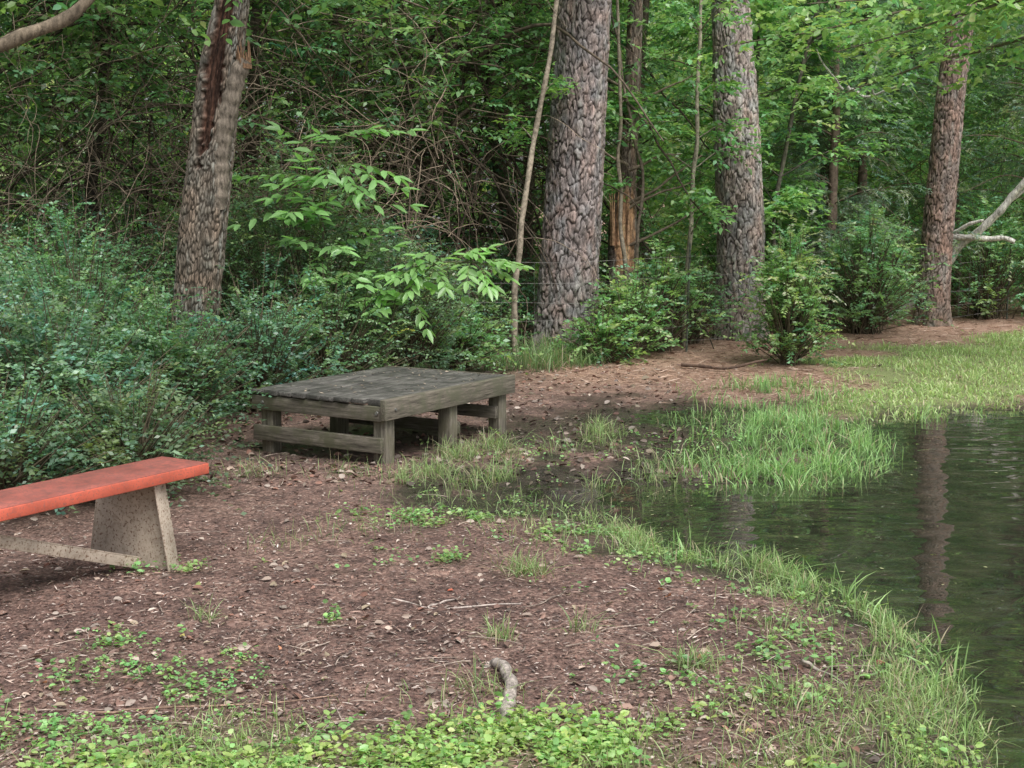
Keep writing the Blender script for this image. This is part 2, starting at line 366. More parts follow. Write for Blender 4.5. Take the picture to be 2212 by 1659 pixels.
# broken deciduous tree at left
T=empty("broken_tree")
def rot(TH,ZZ,V,col):
    c0=-1.80+.10*np.sin(ZZ*3); d=np.abs(((TH-c0+np.pi)%(2*np.pi))-np.pi)
    jag=(vn(ZZ*9,TH*2,0,1,3)-.5)*.45+(vn(ZZ*30,TH*8,0,1,3)-.5)*.25
    w=.02+.46*sm(1.6,2.5,ZZ)
    k=sm(w+.10,w-.03,d+jag)*sm(1.65,1.9,ZZ+jag)
    cx=V[...,0].mean(1,keepdims=True); cy=V[...,1].mean(1,keepdims=True)
    ro=vn(TH*14,TH*3,ZZ*6,1,2)
    V[...,0]-= (V[...,0]-cx)*(.22+.25*ro)*k; V[...,1]-=(V[...,1]-cy)*(.22+.25*ro)*k
    rc=np.array([.095,.05,.035])*(.15+2.2*ro**1.7)[...,None]
    col=col*(1-k[...,None])+rc*k[...,None]; return V,col
trunk("trunk",[(-.2,-2.50,10.6,.18),(0,-2.49,10.6,.178),(.7,-2.42,10.6,.172),(1.35,-2.35,10.6,.182),(2.05,-2.25,10.6,.168),(2.5,-2.19,10.6,.165),(3.06,-2.08,10.6,.125),(4.6,-1.8,10.7,.10),(6,-1.7,10.7,.06)],.020,.075,.010,(.215,.18,.145),(.05,.04,.03),nth=230,dz=.007,seed=4,flare=.2,parent=T,paint=rot,edge=.4,lich=.6)
acc=Acc()
limb(acc,[(-2.24,10.55,1.55),(-2.15,10.5,2.1),(-2.03,10.47,2.5),(-1.98,10.47,2.62)],.085,.062,(.21,.175,.14),40,.006,3,14)
for i in range(14):
    a=i/14*6.28; x=-1.98+.045*math.cos(a); y=10.47+.045*math.sin(a)
    limb(acc,[(x,y,2.55),(x+R.normal(0,.01),y+R.normal(0,.01),2.62+R.uniform(.03,.16))],.017,.003,(.2,.12,.07),5,0,i,4)
acc.obj("broken_limb",M_bark,T)
acc=Acc(); C=[];D=[]
for i in range(16):
    a=R.uniform(0,6.28); z=R.uniform(3.0,5.6); L=R.uniform(.8,1.8); x0=np.interp(z,[2.5,6],[-2.19,-1.7])
    P=limb(acc,[(x0,10.65,z),(x0+math.cos(a)*L*.5,10.65+math.sin(a)*L*.5,z+.25),(x0+math.cos(a)*L,10.65+math.sin(a)*L,z-.1)],.03,.006,(.14,.11,.08),12,.02,i,5)
    for q in P[3:]:
        for _ in range(5): C.append(q+R.normal(0,.1,3)); D.append(R.normal(0,1,3)*[1,1,.4])
acc.obj("limbs",M_twig,T)
leafobj("leaves",[sprays(np.array(C),np.array(D),.3,8,.075,.25,(.12,.24,.08))],parent=T)
# dead snag
T=empty("dead_tree_snag")
def snagpaint(TH,ZZ,V,col):
    d=np.abs(((TH+1.3+np.pi)%(2*np.pi))-np.pi)
    k=(sm(.95,.6,d+(vn(ZZ*8,TH*3,0,1,1)-.5)*.6)*sm(.75,.9,ZZ)*sm(1.75,1.5,ZZ+(vn(TH*5,ZZ,0,1,2)-.5)*.4))[...,None]
    rc=np.array([.50,.29,.17])*(.2+1.4*vn(V[...,0]*45,V[...,1]*45,ZZ*4,1,2))[...,None]
    return V,col*(1-k)+rc*k
trunk("trunk",[(-.2,1.18,15.2,.15),(0,1.18,15.2,.145),(1.0,1.2,15.2,.15),(1.4,1.2,15.2,.145),(1.75,1.25,15.2,.09),(3.0,1.3,15.2,.08),(5.5,1.36,15.2,.05)],.03,.09,.010,(.22,.17,.14),(.04,.03,.02),nth=110,seed=6,parent=T,paint=snagpaint)
acc=Acc()
for i in range(12):
    x=1.12+R.uniform(-.1,.18); limb(acc,[(x,15.08+R.uniform(-.04,.04),1.1),(x+R.normal(0,.02),15.05,1.35+R.uniform(0,.42))],.022,.004,(.48,.29,.18),7,.004,i,4)
for i in range(7):
    s=R.choice([-1,1]); z=R.uniform(.9,2.8)
    limb(acc,[(1.25,15.1,z),(1.25+s*.3,15.0,z+.15),(1.25+s*R.uniform(.5,.9),14.95,z+R.uniform(.1,.6))],.02,.006,(.2,.16,.12),14,.02,i,5)
acc.obj("splinters",M_twig,T)
# ------------------------------------------------------------ saplings
def sapling(name,pts,r0,r1,col,leaf=None,nb=8,L=.7,zmin=1.0,ll=.08,seed=0,wob=.012,nl=8):
    T=empty(name); r=np.random.default_rng(seed+50); acc=Acc()
    P=limb(acc,pts,r0,r1,col,46,wob,seed,9); C=[];D=[]
    for i in range(nb):
        q=P[r.integers(6,46)]
        if q[2]<zmin: continue
        a=r.uniform(0,6.28); l=L*r.uniform(.5,1.2)
        B=limb(acc,[q,q+[math.cos(a)*l*.5,math.sin(a)*l*.5,l*.3],q+[math.cos(a)*l,math.sin(a)*l,l*.3]],r1*.6,.003,np.asarray(col)*.7,10,.012,i,4)
        for b in B[3:]:
            for _ in range(3): C.append(b+r.normal(0,.05,3)); D.append(np.array([math.cos(a),math.sin(a),0])+r.normal(0,.7,3)*[1,1,.4])
    acc.obj("stem",M_twig,T)
    if leaf is not None and C: leafobj("leaves",[sprays(np.array(C),np.array(D),.26,nl,ll,.27,leaf,r)],parent=T)
    return T
tan=(.29,.245,.19); LB=(.19,.37,.12); LM=(.15,.30,.10)
sapling("sapling",[(.05,13.2,0),(.02,13.2,.35),(.06,13.2,1.2),(.18,13.2,2.0),(.36,13.2,3.0),(.55,13.3,4.6)],.032,.018,tan,LM,12,.7,2.0,.07,1,.02)
sapling("sapling",[(1.85,14.8,0),(1.88,14.8,1.0),(1.95,14.8,2.2),(1.96,14.8,3.7),(2.0,14.8,5)],.028,.014,(.26,.235,.18),LM,18,.8,1.2,.08,2,.025)
sapling("sapling",[(1.2,14.6,0),(1.19,14.6,.9),(1.13,14.6,2.0),(1.1,14.6,3.2),(1.0,14.6,4.8)],.026,.012,(.26,.22,.17),LM,10,.6,1.6,.08,3,.03)
sapling("sapling",[(1.42,14.7,.0),(1.3,14.7,.9),(1.36,14.7,2.0),(1.15,14.7,2.9),(.9,14.7,4.2)],.022,.010,(.16,.13,.10),LM,10,.6,1.6,.08,4,.04)
sapling("sapling",[(3.2,16.6,0),(3.1,16.6,1.4),(3.3,16.6,2.6),(3.7,16.6,4.6)],.03,.02,(.15,.135,.11),LB,28,.9,1.0,.09,5)
sapling("sapling",[(2.95,17.2,0),(2.9,17.2,1.4),(2.95,17.2,2.6),(3.0,17.2,4.6)],.03,.02,(.13,.12,.10),LB,28,.9,1.0,.09,15)
sapling("forest_tree",[(.25,16.2,0),(.05,16.2,1.0),(-.25,16.2,2.4),(-.35,16.2,4.4),(-.3,16.2,7)],.085,.05,(.13,.11,.085),LM,14,1.0,2.5,.09,6,.03)
sapling("forest_tree",[(-.9,17,0),(-1.1,17,2.2),(-1.5,17,4.6),(-1.6,17,8)],.07,.04,(.10,.085,.065),LM,14,1.0,2.5,.09,7,.03)
sapling("forest_tree",[(-4.2,14.3,0),(-4.3,14.3,1.6),(-4.1,14.3,3.0),(-4.3,14.3,6)],.08,.05,(.07,.06,.05),LM,14,1.0,2.4,.09,8,.04)
for i,(x,y) in enumerate([(4.2,19.5),(6.6,20.5),(7.4,19.2),(.2,19.5),(-3.1,16.8),(-5.6,15.2),(1.9,19.8),(-7.5,16),(3.3,21),(9.5,22)]):
    sapling("forest_tree",[(x,y,0),(x+R.normal(0,.15),y,2),(x+R.normal(0,.3),y,4.5),(x+R.normal(0,.5),y,8)],R.uniform(.05,.13),.04,(.12,.095,.075),LM,14,1.2,1.6,.10,20+i,.03)
# sapling with large pointed leaves
T=empty("hickory_sapling"); acc=Acc(); parts=[]
def bigspray(P0,P1,n,ll,col,r=R):
    P=limb(acc,[P0,(np.array(P0)+P1)/2+[0,0,.06],P1],.006,.002,(.12,.16,.06),n,.0,1,4)
    d=nrm(np.array(P1,float)-P0); S=nrm(np.cross(d,[0,0,1.])); col=mute(col)
    for q in P[2:]:
        for s in(-1,1):
            ld=d*.5+S*s*.8+[0,0,-.22]+r.normal(0,.15,3)
            parts.append((q[None],ld[None],(np.array([0,-.35,1.])+r.normal(0,.28,3))[None],np.array([ll*r.uniform(.6,1.2)]),np.array([ll*.21]),(np.asarray(col)*r.uniform(.65,1.3))[None]))
    parts.append((P[-1][None],d[None],np.array([[0,-.3,1.]]),np.array([ll*1.1]),np.array([ll*.2]),np.asarray(col)[None]))
stem=limb(acc,[(-1.45,11.4,0),(-1.5,11.4,.8),(-1.55,11.35,1.5),(-1.4,11.3,2.1)],.018,.007,(.12,.12,.08),30,.01,2,7)
stem2=limb(acc,[(-1.1,11.3,0),(-.95,11.2,.7),(-.6,11.1,1.12),(-.15,11.0,1.08)],.014,.005,(.12,.12,.08),30,.01,3,7)
for i in range(38):
    q=stem[int(12+i*.46)]; a=R.uniform(-3.5,.4); l=R.uniform(.3,.75)
    bigspray(q,q+[math.cos(a)*l,math.sin(a)*l*.7,.14*R.normal()+.05],6,.145,(.24,.46,.15))
for i in range(26):
    q=stem2[int(12+i*.67)]; a=R.uniform(-2.9,.6); l=R.uniform(.2,.42)
    bigspray(q,q+[math.cos(a)*l,math.sin(a)*l*.7,.10*R.normal()-.02],6,.125,(.26,.48,.15))
acc.obj("stems",M_twig,T); leafobj("leaves",parts,parent=T,six=True,droop=.2)
# ------------------------------------------------------------ bushes
def bush(name,c,rx,ry,h,n,ll,col,L=.45,nl=26,seed=0,wr=.28):
    r=np.random.default_rng(seed+200); c=np.array(c,float)
    T=empty(name)
    a=r.uniform(0,2*np.pi,n); q=np.sqrt(r.random(n)); z=r.random(n)**.75
    k=np.sqrt(np.clip(1-(z*.95)**2.2,.06,1))
    rad=q*k*(.65+.7*r.random(n))
    P=np.stack([c[0]+rx*rad*np.cos(a),c[1]+ry*rad*np.sin(a),.05+z*h*(1-.25*q)*(.6+.7*vn(np.cos(a)*2+c[0],np.sin(a)*2,z*2,1,1))],-1)
    D=np.stack([np.cos(a)*.7*q,np.sin(a)*.7*q,np.full(n,.65)],-1)+r.normal(0,.45,(n,3))
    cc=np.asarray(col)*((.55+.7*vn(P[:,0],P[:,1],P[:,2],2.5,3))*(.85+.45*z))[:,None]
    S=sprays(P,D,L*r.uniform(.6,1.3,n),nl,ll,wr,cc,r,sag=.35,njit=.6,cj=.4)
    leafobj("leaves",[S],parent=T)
    m=min(n,160); st=np.stack([c[0]+r.normal(0,.12*rx,m),c[1]+r.normal(0,.12*ry,m),np.zeros(m)],-1)
    en=P[:m]+nrm(D[:m])*L*.7
    t=np.linspace(0,1,9)[None,:,None]
    Cc=st[:,None]*(1-t)+en[:,None]*t; Cc[...,2]=st[:,None,2]*(1-t[...,0])+en[:,None,2]*(t[...,0]**.75)
    V,Qd=tubes(Cc,np.linspace(.008,.002,9)[None].repeat(m,0),4)
    mk("stems",V,Qd,col=np.full((len(V),3),.1)*[1.1,.9,.6],mat=M_twig,parent=T)
bl=(.12,.225,.13)
i=0
for (x,y,rx,ry,h,n) in [(-3.3,8.2,.8,.8,1.15,600),(-2.65,8.0,.55,.6,.95,460),(-3.9,9.2,1.0,.9,1.4,560),(-2.9,9.2,.8,.7,1.25,480),(-2.25,9.0,.5,.5,.8,360),
    (-4.6,10.6,1.1,1,1.7,480),(-3.4,10.9,1,.8,1.45,430),(-1.75,11.8,.95,.75,1.95,860),(-2.6,12.3,.8,.7,1.6,420),(-.95,12.0,.6,.5,1.25,420),
    (-1.9,10.3,.5,.5,.8,260),(-2.05,7.35,.28,.35,.45,240),(-2.6,6.9,.45,.4,.5,260),(-1.45,11.0,.5,.4,.95,300),(-5,12.6,1,.6,1.6,320),(-3.8,13,1,.6,1.5,320),(-1.3,13.6,1,.6,1.4,380),(-.25,14.9,.6,.4,1.0,240)]:
    bush("privet_bush",(x,y,0),rx,ry,h,n,.034,np.array(bl)*R.uniform(.8,1.15)*np.array([R.uniform(.85,1.2),1,R.uniform(.8,1.1)]),seed=i); i+=1
bush("privet_shrub",(2.64,13.2,0),.30,.28,1.25,400,.04,(.24,.42,.16),.32,24,seed=30)
for (x,y,rx,ry,h,n,c) in [(4.15,16.3,.7,.6,1.4,380,(.16,.29,.13)),(4.55,17.3,.4,.4,1.2,220,(.16,.30,.14)),(6.3,18.4,.75,.7,1.5,420,(.16,.31,.14)),(7.6,19,1.1,.8,1.7,440,(.17,.32,.15)),
    (1.5,14.3,.5,.35,1.05,170,(.18,.33,.13)),(1.15,13.7,.3,.25,.75,120,(.20,.36,.13)),(1.95,15.2,.35,.3,1.0,120,(.16,.30,.13)),(3.3,16.4,.4,.4,.9,150,(.14,.27,.12)),(-.35,14.0,.4,.4,.7,150,(.13,.25,.10)),(9.5,20,1.3,.9,1.8,400,(.16,.30,.13)),(-.55,12.6,.4,.3,.55,160,(.17,.33,.12)),(.85,13.35,.3,.2,.35,90,(.19,.35,.12)),(1.3,16.6,.8,.5,1.5,260,(.14,.27,.12)),(3.0,17.6,.8,.5,1.6,260,(.15,.29,.12))]:
    bush("understory_shrub",(x,y,0),rx,ry,h,n,.055,c,.38,16,seed=i); i+=1
# ------------------------------------------------------------ forest mass
YBX=[-20,-8,-6,-2.5,-.5,.5,2.2,3.5,5,8,20]; YBY=[9,10.5,11.6,13.0,14.2,14.9,16.3,17.4,18.8,20.2,24]
def yb(x): return np.interp(x,YBX,YBY)
def forest(n,xr,dr,zr,nl,ll,col,L,seed,thr=.45,tangle=True,ns=.8,xthin=0):
    r=np.random.default_rng(seed)
    x=r.uniform(*xr,n); dp=dr[0]+(dr[1]-dr[0])*r.random(n); z=r.uniform(*zr,n); y=yb(x)+dp
    f=vn(x,y,z,ns,1)*.65+vn(x,y,z,ns*2.7,2)*.35
    keep=f>thr+r.normal(0,.03,n)+xthin*sm(0,4,x)
    if tangle:
        tz=(x<.2)&(z>.9)&(z<2.9)&(dp<4.5)
        keep&=~(tz&(r.random(n)<.72)&(vn(x,y,z,1.3,5)<.62))
    x,y,z=x[keep],y[keep],z[keep]; m=len(x)
    D=np.stack([r.normal(0,1,m),r.normal(0,1,m)-.5,r.normal(0,.35,m)],-1)
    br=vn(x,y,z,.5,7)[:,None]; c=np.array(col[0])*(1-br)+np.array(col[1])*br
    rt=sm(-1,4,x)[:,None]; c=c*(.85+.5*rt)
    return sprays(np.stack([x,y,z],-1),D,L,nl,ll,.28,c,r,cj=.45)
G1=(.08,.17,.08); G2=(.18,.34,.12)
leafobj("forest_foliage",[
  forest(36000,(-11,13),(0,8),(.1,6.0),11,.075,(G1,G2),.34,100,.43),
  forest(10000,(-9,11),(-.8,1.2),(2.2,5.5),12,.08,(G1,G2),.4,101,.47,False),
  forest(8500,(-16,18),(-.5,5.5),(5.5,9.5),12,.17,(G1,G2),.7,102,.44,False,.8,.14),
  forest(15000,(-16,18),(7,14),(0,7),10,.15,((.18,.33,.12),(.34,.50,.19)),.6,103,.40,False)])  # deepest layer's leaf colours are lightened to paint in backlit specks
r=np.random.default_rng(55); n=15000
P=np.stack([r.uniform(-45,45,n),r.uniform(30,42,n),r.uniform(0,10,n)],-1); P=P[vn(P[:,0],P[:,1],P[:,2],.35,3)>.34]
leafobj("distant_trees",[sprays(P,r.normal(0,1,(len(P),3)),1.4,12,.45,.3,(.28,.44,.18),r)])  # pale leaf colour stands in for backlight showing through the gaps
# vine / brush tangle
def curves(n,xr,dr,zr,Lr,k,seed,grav=.02):
    r=np.random.default_rng(seed); x=r.uniform(*xr,n); y=yb(x)+r.uniform(*dr,n); z=r.uniform(*zr,n)
    P=np.zeros((n,k,3)); P[:,0]=np.stack([x,y,z],-1)
    d=nrm(np.stack([r.normal(0,1,n),r.normal(0,.6,n),r.normal(0,.8,n)],-1)); st=r.uniform(*Lr,n)/k
    for i in range(1,k):
        d=nrm(d+r.normal(0,.17,(n,3))+np.array([0,0,-grav*3])); P[:,i]=P[:,i-1]+d*st[:,None]
    P[...,2]=np.maximum(P[...,2],.03)
    return P
acc=Acc()
for n,xr,dr,zr,Lr,rad,c,sd in [(1400,(-7,.4),(-.4,3.5),(.5,4.0),(.8,2.4),.006,(.13,.10,.072),1),(700,(-7,.4),(-.6,3),(1.0,4.2),(.8,2.0),.005,(.24,.19,.145),2),
      (280,(-7,.6),(0,4),(.8,4.5),(1.5,3.5),.016,(.09,.07,.052),3),(420,(.4,8),(0,4),(.3,4.5),(.8,2.4),.006,(.16,.13,.10),4),(700,(-6,-.6),(-.9,.6),(1.1,2.9),(.6,1.6),.004,(.20,.155,.115),5)]:
    P=curves(n,xr,dr,zr,Lr,13,sd,.03); rd=np.linspace(1,.35,13)[None]*rad*np.random.default_rng(sd).uniform(.6,1.5,(n,1))
    V,Qd=tubes(P,rd,4); cc=np.repeat(np.asarray(c)*np.random.default_rng(sd+9).uniform(.5,1.5,(n,1)),13*4,0); acc.add(V,Qd,cc)
acc.obj("vine_tangle",M_twig)
# ------------------------------------------------------------ cedar at right
def cedar(x,y,h,rad,n,seed,z0=.8):
    T=empty("cedar_tree"); r=np.random.default_rng(seed); acc=Acc(); C=[];D=[]
    limb(acc,[(x,y,0),(x+.05,y,h*.5),(x,y,h)],.08,.02,(.17,.125,.10),40,.02,seed,9)
    for i in range(n):
        z=r.uniform(z0,h); a=r.uniform(0,6.28); l=rad*(1.15-z/h)*r.uniform(.5,1.1)+.2
        e=np.array([x+math.cos(a)*l,y+math.sin(a)*l,z-.05*l+r.normal(0,.1)])
        P=limb(acc,[(x,y,z-.1),((x+e[0])/2,(y+e[1])/2,z+.12),e],.014,.003,(.15,.11,.085),10,.02,i,4)
        for q in P[2:]:
            for _ in range(4): C.append(q+r.normal(0,.08,3)); D.append(np.array([math.cos(a),math.sin(a),-.3])+r.normal(0,.6,3))
    acc.obj("limbs",M_twig,T)
    leafobj("foliage",[sprays(np.array(C),np.array(D),.24,26,.055,.10,(.155,.225,.155),r,njit=.9)],parent=T)
cedar(4.7,19.0,6.2,1.7,80,1); cedar(4.0,17.6,5.0,1.1,50,2); cedar(7.0,18.4,6.0,1.6,70,3,1.6)
# fallen pale branches
acc=Acc(); w=(.50,.48,.44)
limb(acc,[(5.55,18.0,.62),(5.75,17.9,1.0),(6.1,17.6,1.4),(6.45,17.4,1.95)],.06,.04,w,30,.03,1,8)
limb(acc,[(5.6,17.9,1.12),(5.9,17.7,1.1),(6.3,17.5,1.08)],.045,.03,w,20,.025,2,8)
limb(acc,[(6.2,17.6,1.55),(6.4,17.5,1.72),(6.8,17.5,1.7)],.03,.012,w,16,.02,3,6)
limb(acc,[(5.65,17.9,1.15),(5.8,17.7,1.3),(5.95,17.6,1.33)],.03,.02,w,16,.01,4,6)
limb(acc,[(5.5,18.0,.65),(5.3,18.2,.3),(5.0,18.3,.0)],.06,.05,w,16,.01,4,6)
limb(acc,[(4.0,16.9,2.95),(4.15,16.5,2.75),(4.3,16.3,2.80),(4.45,16.2,2.9)],.026,.008,w,18,.04,6,6)
limb(acc,[(3.95,16.9,2.9),(3.7,16.5,3.1),(3.5,16.3,3.3)],.018,.008,w,14,.03,7,6)
limb(acc,[(4.2,16.4,2.8),(4.1,16.2,2.95),(4.15,16.1,3.1)],.01,.004,w,10,.02,7,5)
acc.obj("fallen_branch",M_bark)
# near overhanging branches
T=empty("shade_tree"); acc=Acc()
limb(acc,[(-3.6,6.6,-.1),(-3.5,6.6,1.2),(-3.35,6.6,2.0),(-3.3,6.7,4.5)],.16,.10,(.2,.16,.12),50,.01,2,14)
limb(acc,[(-3.4,6.6,1.9),(-2.9,6.7,2.12),(-2.45,6.8,2.32),(-2.15,6.9,2.47),(-1.9,7,2.75),(-1.4,7.2,3.3)],.045,.02,(.18,.145,.105),40,.014,3,9)
acc.obj("trunk",M_bark,T)
C=[];D=[]
for p in [(-2.5,8.0,2.75),(-2.2,8.2,2.85),(-1.3,7.6,2.75),(-1.0,7.8,2.85),(-1.7,8,2.9),(-1.9,8.4,2.8)]:
    for _ in range(5): C.append(np.array(p)+R.normal(0,.14,3)*[1,1,.4]); D.append(R.normal(0,1,3)*[1,1,.3])
leafobj("leaves",[sprays(np.array(C),np.array(D),.28,9,.07,.3,(.12,.23,.08))],parent=T,six=True)
T=empty("maple_tree"); acc=Acc(); C=[];D=[]
limb(acc,[(6.9,13,-.1),(6.8,13,2),(6.7,12.9,4),(6.9,12.8,7)],.16,.08,(.17,.14,.11),50,.02,5,12)
for i,(z,e) in enumerate([(3.2,(2.6,12.4,3.25)),(3.4,(3.6,11.5,3.35)),(3.3,(4.6,12,3.1)),(3.8,(2.2,13.2,3.6)),(4.0,(3.9,12.8,3.75)),(3.1,(4.3,13,3.35)),(4.4,(3.5,12,4.6)),(4.8,(5,11,5.2)),(4.2,(8.5,12,4.5)),(5,(7,14.5,5.5)),(3.6,(3.1,13.4,3.0)),(3.4,(2.2,14.2,3.1)),(3.2,(3.4,14.6,2.7))]):
    e=np.array(e); s0=np.array([6.75,12.95,z-.2])
    P=limb(acc,[s0,(s0+e)/2+[0,0,.35],e],.035,.005,(.16,.14,.1),26,.03,i,6)
    for q in P[9:]:
        for _ in range(5): C.append(q+R.normal(0,.2,3)*[1,1,.7]); D.append(R.normal(0,1,3)*[1,1,.4]+[-.5,0,-.1])
acc.obj("limbs",M_twig,T)
leafobj("leaves",[sprays(np.array(C),np.array(D),.26,9,.085,.3,(.24,.43,.14))],parent=T,six=True)
# ------------------------------------------------------------ wire fence
T=empty("wire_fence"); acc=Acc(); F=[(-2.6,12.6),(-.42,12.95),(1.8,14.25),(4.2,16.6),(6.5,18.2)]
for (x,y) in F: limb(acc,[(x,y,-.05),(x+.02,y,1.15)],.012,.012,(.09,.10,.08),8,0,1,5)
acc.obj("posts",M_twig,T); acc=Acc()
for a,b in zip(F[:-1],F[1:]):
    for z in (.15,.3,.46,.63,.82,1.02):
        limb(acc,[(a[0],a[1],z),((a[0]+b[0])/2,(a[1]+b[1])/2,z-.04),(b[0],b[1],z)],.0022,.0022,(.2,.19,.18),16,.012,int(z*50),4)
    n=14
    for i in range(n):
        t=i/n; x=a[0]+(b[0]-a[0])*t; y=a[1]+(b[1]-a[1])*t; limb(acc,[(x,y,.1),(x,y,1.0)],.0018,.0018,(.2,.19,.18),4,0,1,3)
acc.obj("wires",M_twig,T)
# ------------------------------------------------------------ boxes
def boxes(name,bx,mat,parent,bevel=.004,rnd=.0):
    V=[];F=[]
    for b in bx:
        x0,x1,y0,y1,z0,z1=b; k=len(V)
        V+= [(x0,y0,z0),(x1,y0,z0),(x1,y1,z0),(x0,y1,z0),(x0,y0,z1),(x1,y0,z1),(x1,y1,z1),(x0,y1,z1)]
        F+= [[k+j for j in f] for f in ((0,3,2,1),(4,5,6,7),(0,1,5,4),(1,2,6,5),(2,3,7,6),(3,0,4,7))]
    V=np.array(V); 
    if rnd: V=V+np.random.default_rng(5).normal(0,rnd,V.shape)
    o=mk(name,V,Q=F,mat=mat,parent=parent)
    m=o.modifiers.new("b",'BEVEL'); m.width=bevel; m.segments=2; m.limit_method='ANGLE'
    return o
WX=woodmat("wood_x",(3,45,45),(.04,.035,.026),(.22,.195,.155),(.085,.085,.05)); WZ=woodmat("wood_z",(45,45,3),(.05,.044,.033),(.30,.27,.215),(.14,.13,.085))
WY=woodmat("wood_y",(45,3,45),(.045,.038,.03),(.24,.21,.165),(.10,.10,.065)); WT=woodmat("wood_deck",(40,2.5,40),(.026,.024,.022),(.22,.21,.19),(.042,.042,.036),.8)
T=empty("wooden_platform",(-.745,8.14,.0),math.atan2(-.53,.848))
Wd,Ln,H=1.07,1.45,.41
nb=9; bw=(Wd-.04)/nb
boxes("deck_boards",[(-Wd+i*bw,-Wd+(i+1)*bw-.012,-.004+R.normal(0,.007),Ln-.042+R.normal(0,.003),H-.032+R.normal(0,.0025),H+R.normal(0,.0025)) for i in range(nb)],WT,T,.005,.0015)
boxes("aprons_cross",[(-Wd,-.045,.004,.042,H-.13,H-.038),(-Wd,-.045,Ln-.04,Ln-.002,H-.13,H+.001),(-Wd+.04,-.045,Ln*.5-.02,Ln*.5+.02,H-.13,H-.038)],WX,T,.004,.0012)
boxes("aprons_side",[(-.041,.0,-.008,Ln,H-.12,H+.005),(-Wd-.001,-Wd+.037,.045,Ln-.045,H-.13,H-.038)],WY,T,.004,.0012)
lg=[]
for y in (.046,.72,Ln-.135):
    lg+=[(-.135,-.043,y,y+.092,-.04,H-.039),(-Wd+.040,-Wd+.132,y,y+.092,-.04,H-.039)]
boxes("legs",lg,WZ,T,.005,.002)
boxes("stretchers",[(-Wd+.005,-.05,.006,.043,.085,.18),(-Wd+.02,-.05,.82,.858,.09,.17),(-Wd+.02,-.05,Ln-.175,Ln-.138,.13,.21)],WX,T,.004,.0015)
r=np.random.default_rng(4); m_=150
P=np.stack([r.uniform(-Wd+.03,-.06,m_),r.uniform(.02,Ln-.06,m_),np.full(m_,H+.006)],-1); a=r.uniform(0,6.28,m_); ln=r.uniform(.008,.035,m_)
leafobj("debris",[(P,np.stack([np.cos(a),np.sin(a),r.normal(0,.1,m_)],-1),np.array([0,0,1.])+r.normal(0,.2,(m_,3)),ln,ln*.2,np.array([.36,.29,.22])*r.uniform(.4,1.3,(m_,1)))],mat=M_litter,parent=T)
def metal(name,c,c2,sc_,rough=.6,met=0.0,thr=(.5,.62),spots=None):
    m,nt,N,L=newmat(name); tc=N.new('ShaderNodeTexCoord'); n=N.new('ShaderNodeTexNoise'); n.inputs['Scale'].default_value=sc_; n.inputs['Detail'].default_value=8; n.inputs['Roughness'].default_value=.7
    L.new(tc.outputs['Object'],n.inputs['Vector']); r_=N.new('ShaderNodeValToRGB'); r_.color_ramp.elements[0].position=thr[0]; r_.color_ramp.elements[0].color=(*c,1); r_.color_ramp.elements[1].position=thr[1]; r_.color_ramp.elements[1].color=(*c2,1)
    L.new(n.outputs[0],r_.inputs[0]); n2=N.new('ShaderNodeTexNoise'); n2.inputs['Scale'].default_value=5; n2.inputs['Detail'].default_value=6; L.new(tc.outputs['Object'],n2.inputs['Vector'])
    mr=N.new('ShaderNodeMapRange'); mr.inputs[1].default_value=.3; mr.inputs[2].default_value=.7; mr.inputs[3].default_value=.68; mr.inputs[4].default_value=1.2; L.new(n2.outputs[0],mr.inputs[0])
    vm=N.new('ShaderNodeVectorMath'); vm.operation='SCALE'; L.new(r_.outputs[0],vm.inputs[0]); L.new(mr.outputs[0],vm.inputs['Scale'])
    src=vm.outputs[0]
    if spots:
        n3=N.new('ShaderNodeTexNoise'); n3.inputs['Scale'].default_value=95; n3.inputs['Detail'].default_value=3; L.new(tc.outputs['Object'],n3.inputs['Vector'])
        m3=N.new('ShaderNodeMapRange'); m3.inputs[1].default_value=.57; m3.inputs[2].default_value=.64; L.new(n3.outputs[0],m3.inputs[0])
        mx=N.new('ShaderNodeMixRGB'); mx.inputs[2].default_value=(*spots,1); L.new(m3.outputs[0],mx.inputs[0]); L.new(src,mx.inputs[1]); src=mx.outputs[0]
    p=N.new('ShaderNodeBsdfPrincipled'); p.inputs['Roughness'].default_value=rough; p.inputs['Metallic'].default_value=met; L.new(src,p.inputs['Base Color'])
    b=N.new('ShaderNodeBump'); b.inputs['Strength'].default_value=.35; b.inputs['Distance'].default_value=.003; L.new(n.outputs[0],b.inputs['Height']); L.new(b.outputs[0],p.inputs['Normal'])
    o=N.new('ShaderNodeOutputMaterial'); L.new(p.outputs[0],o.inputs[0]); return m
STEEL=metal("galvanised_bolt",(.45,.45,.44),(.3,.28,.25),40,.4,.8)
def disc(name,c,ax,r_,t_,mat,parent):
    me=bpy.data.meshes.new(name); import bmesh; bm=bmesh.new(); bmesh.ops.create_cone(bm,cap_ends=True,segments=16,radius1=r_,radius2=r_*.8,depth=t_); 
    rotm=Vector(ax).to_track_quat('Z','Y').to_matrix().to_4x4(); bmesh.ops.transform(bm,matrix=Matrix.Translation(c)@rotm,verts=bm.verts); bm.to_mesh(me); bm.free(); me.materials.append(mat)
    return link(bpy.data.objects.new(name,me),parent)
disc("bolt_1",(-.075,.001,H-.08),(0,-1,0),.013,.008,STEEL,T); disc("bolt_2",(-Wd+.09,.001,H-.08),(0,-1,0),.011,.008,STEEL,T)
disc("bolt_3",(.003,.09,H-.06),(1,0,0),.010,.008,STEEL,T)
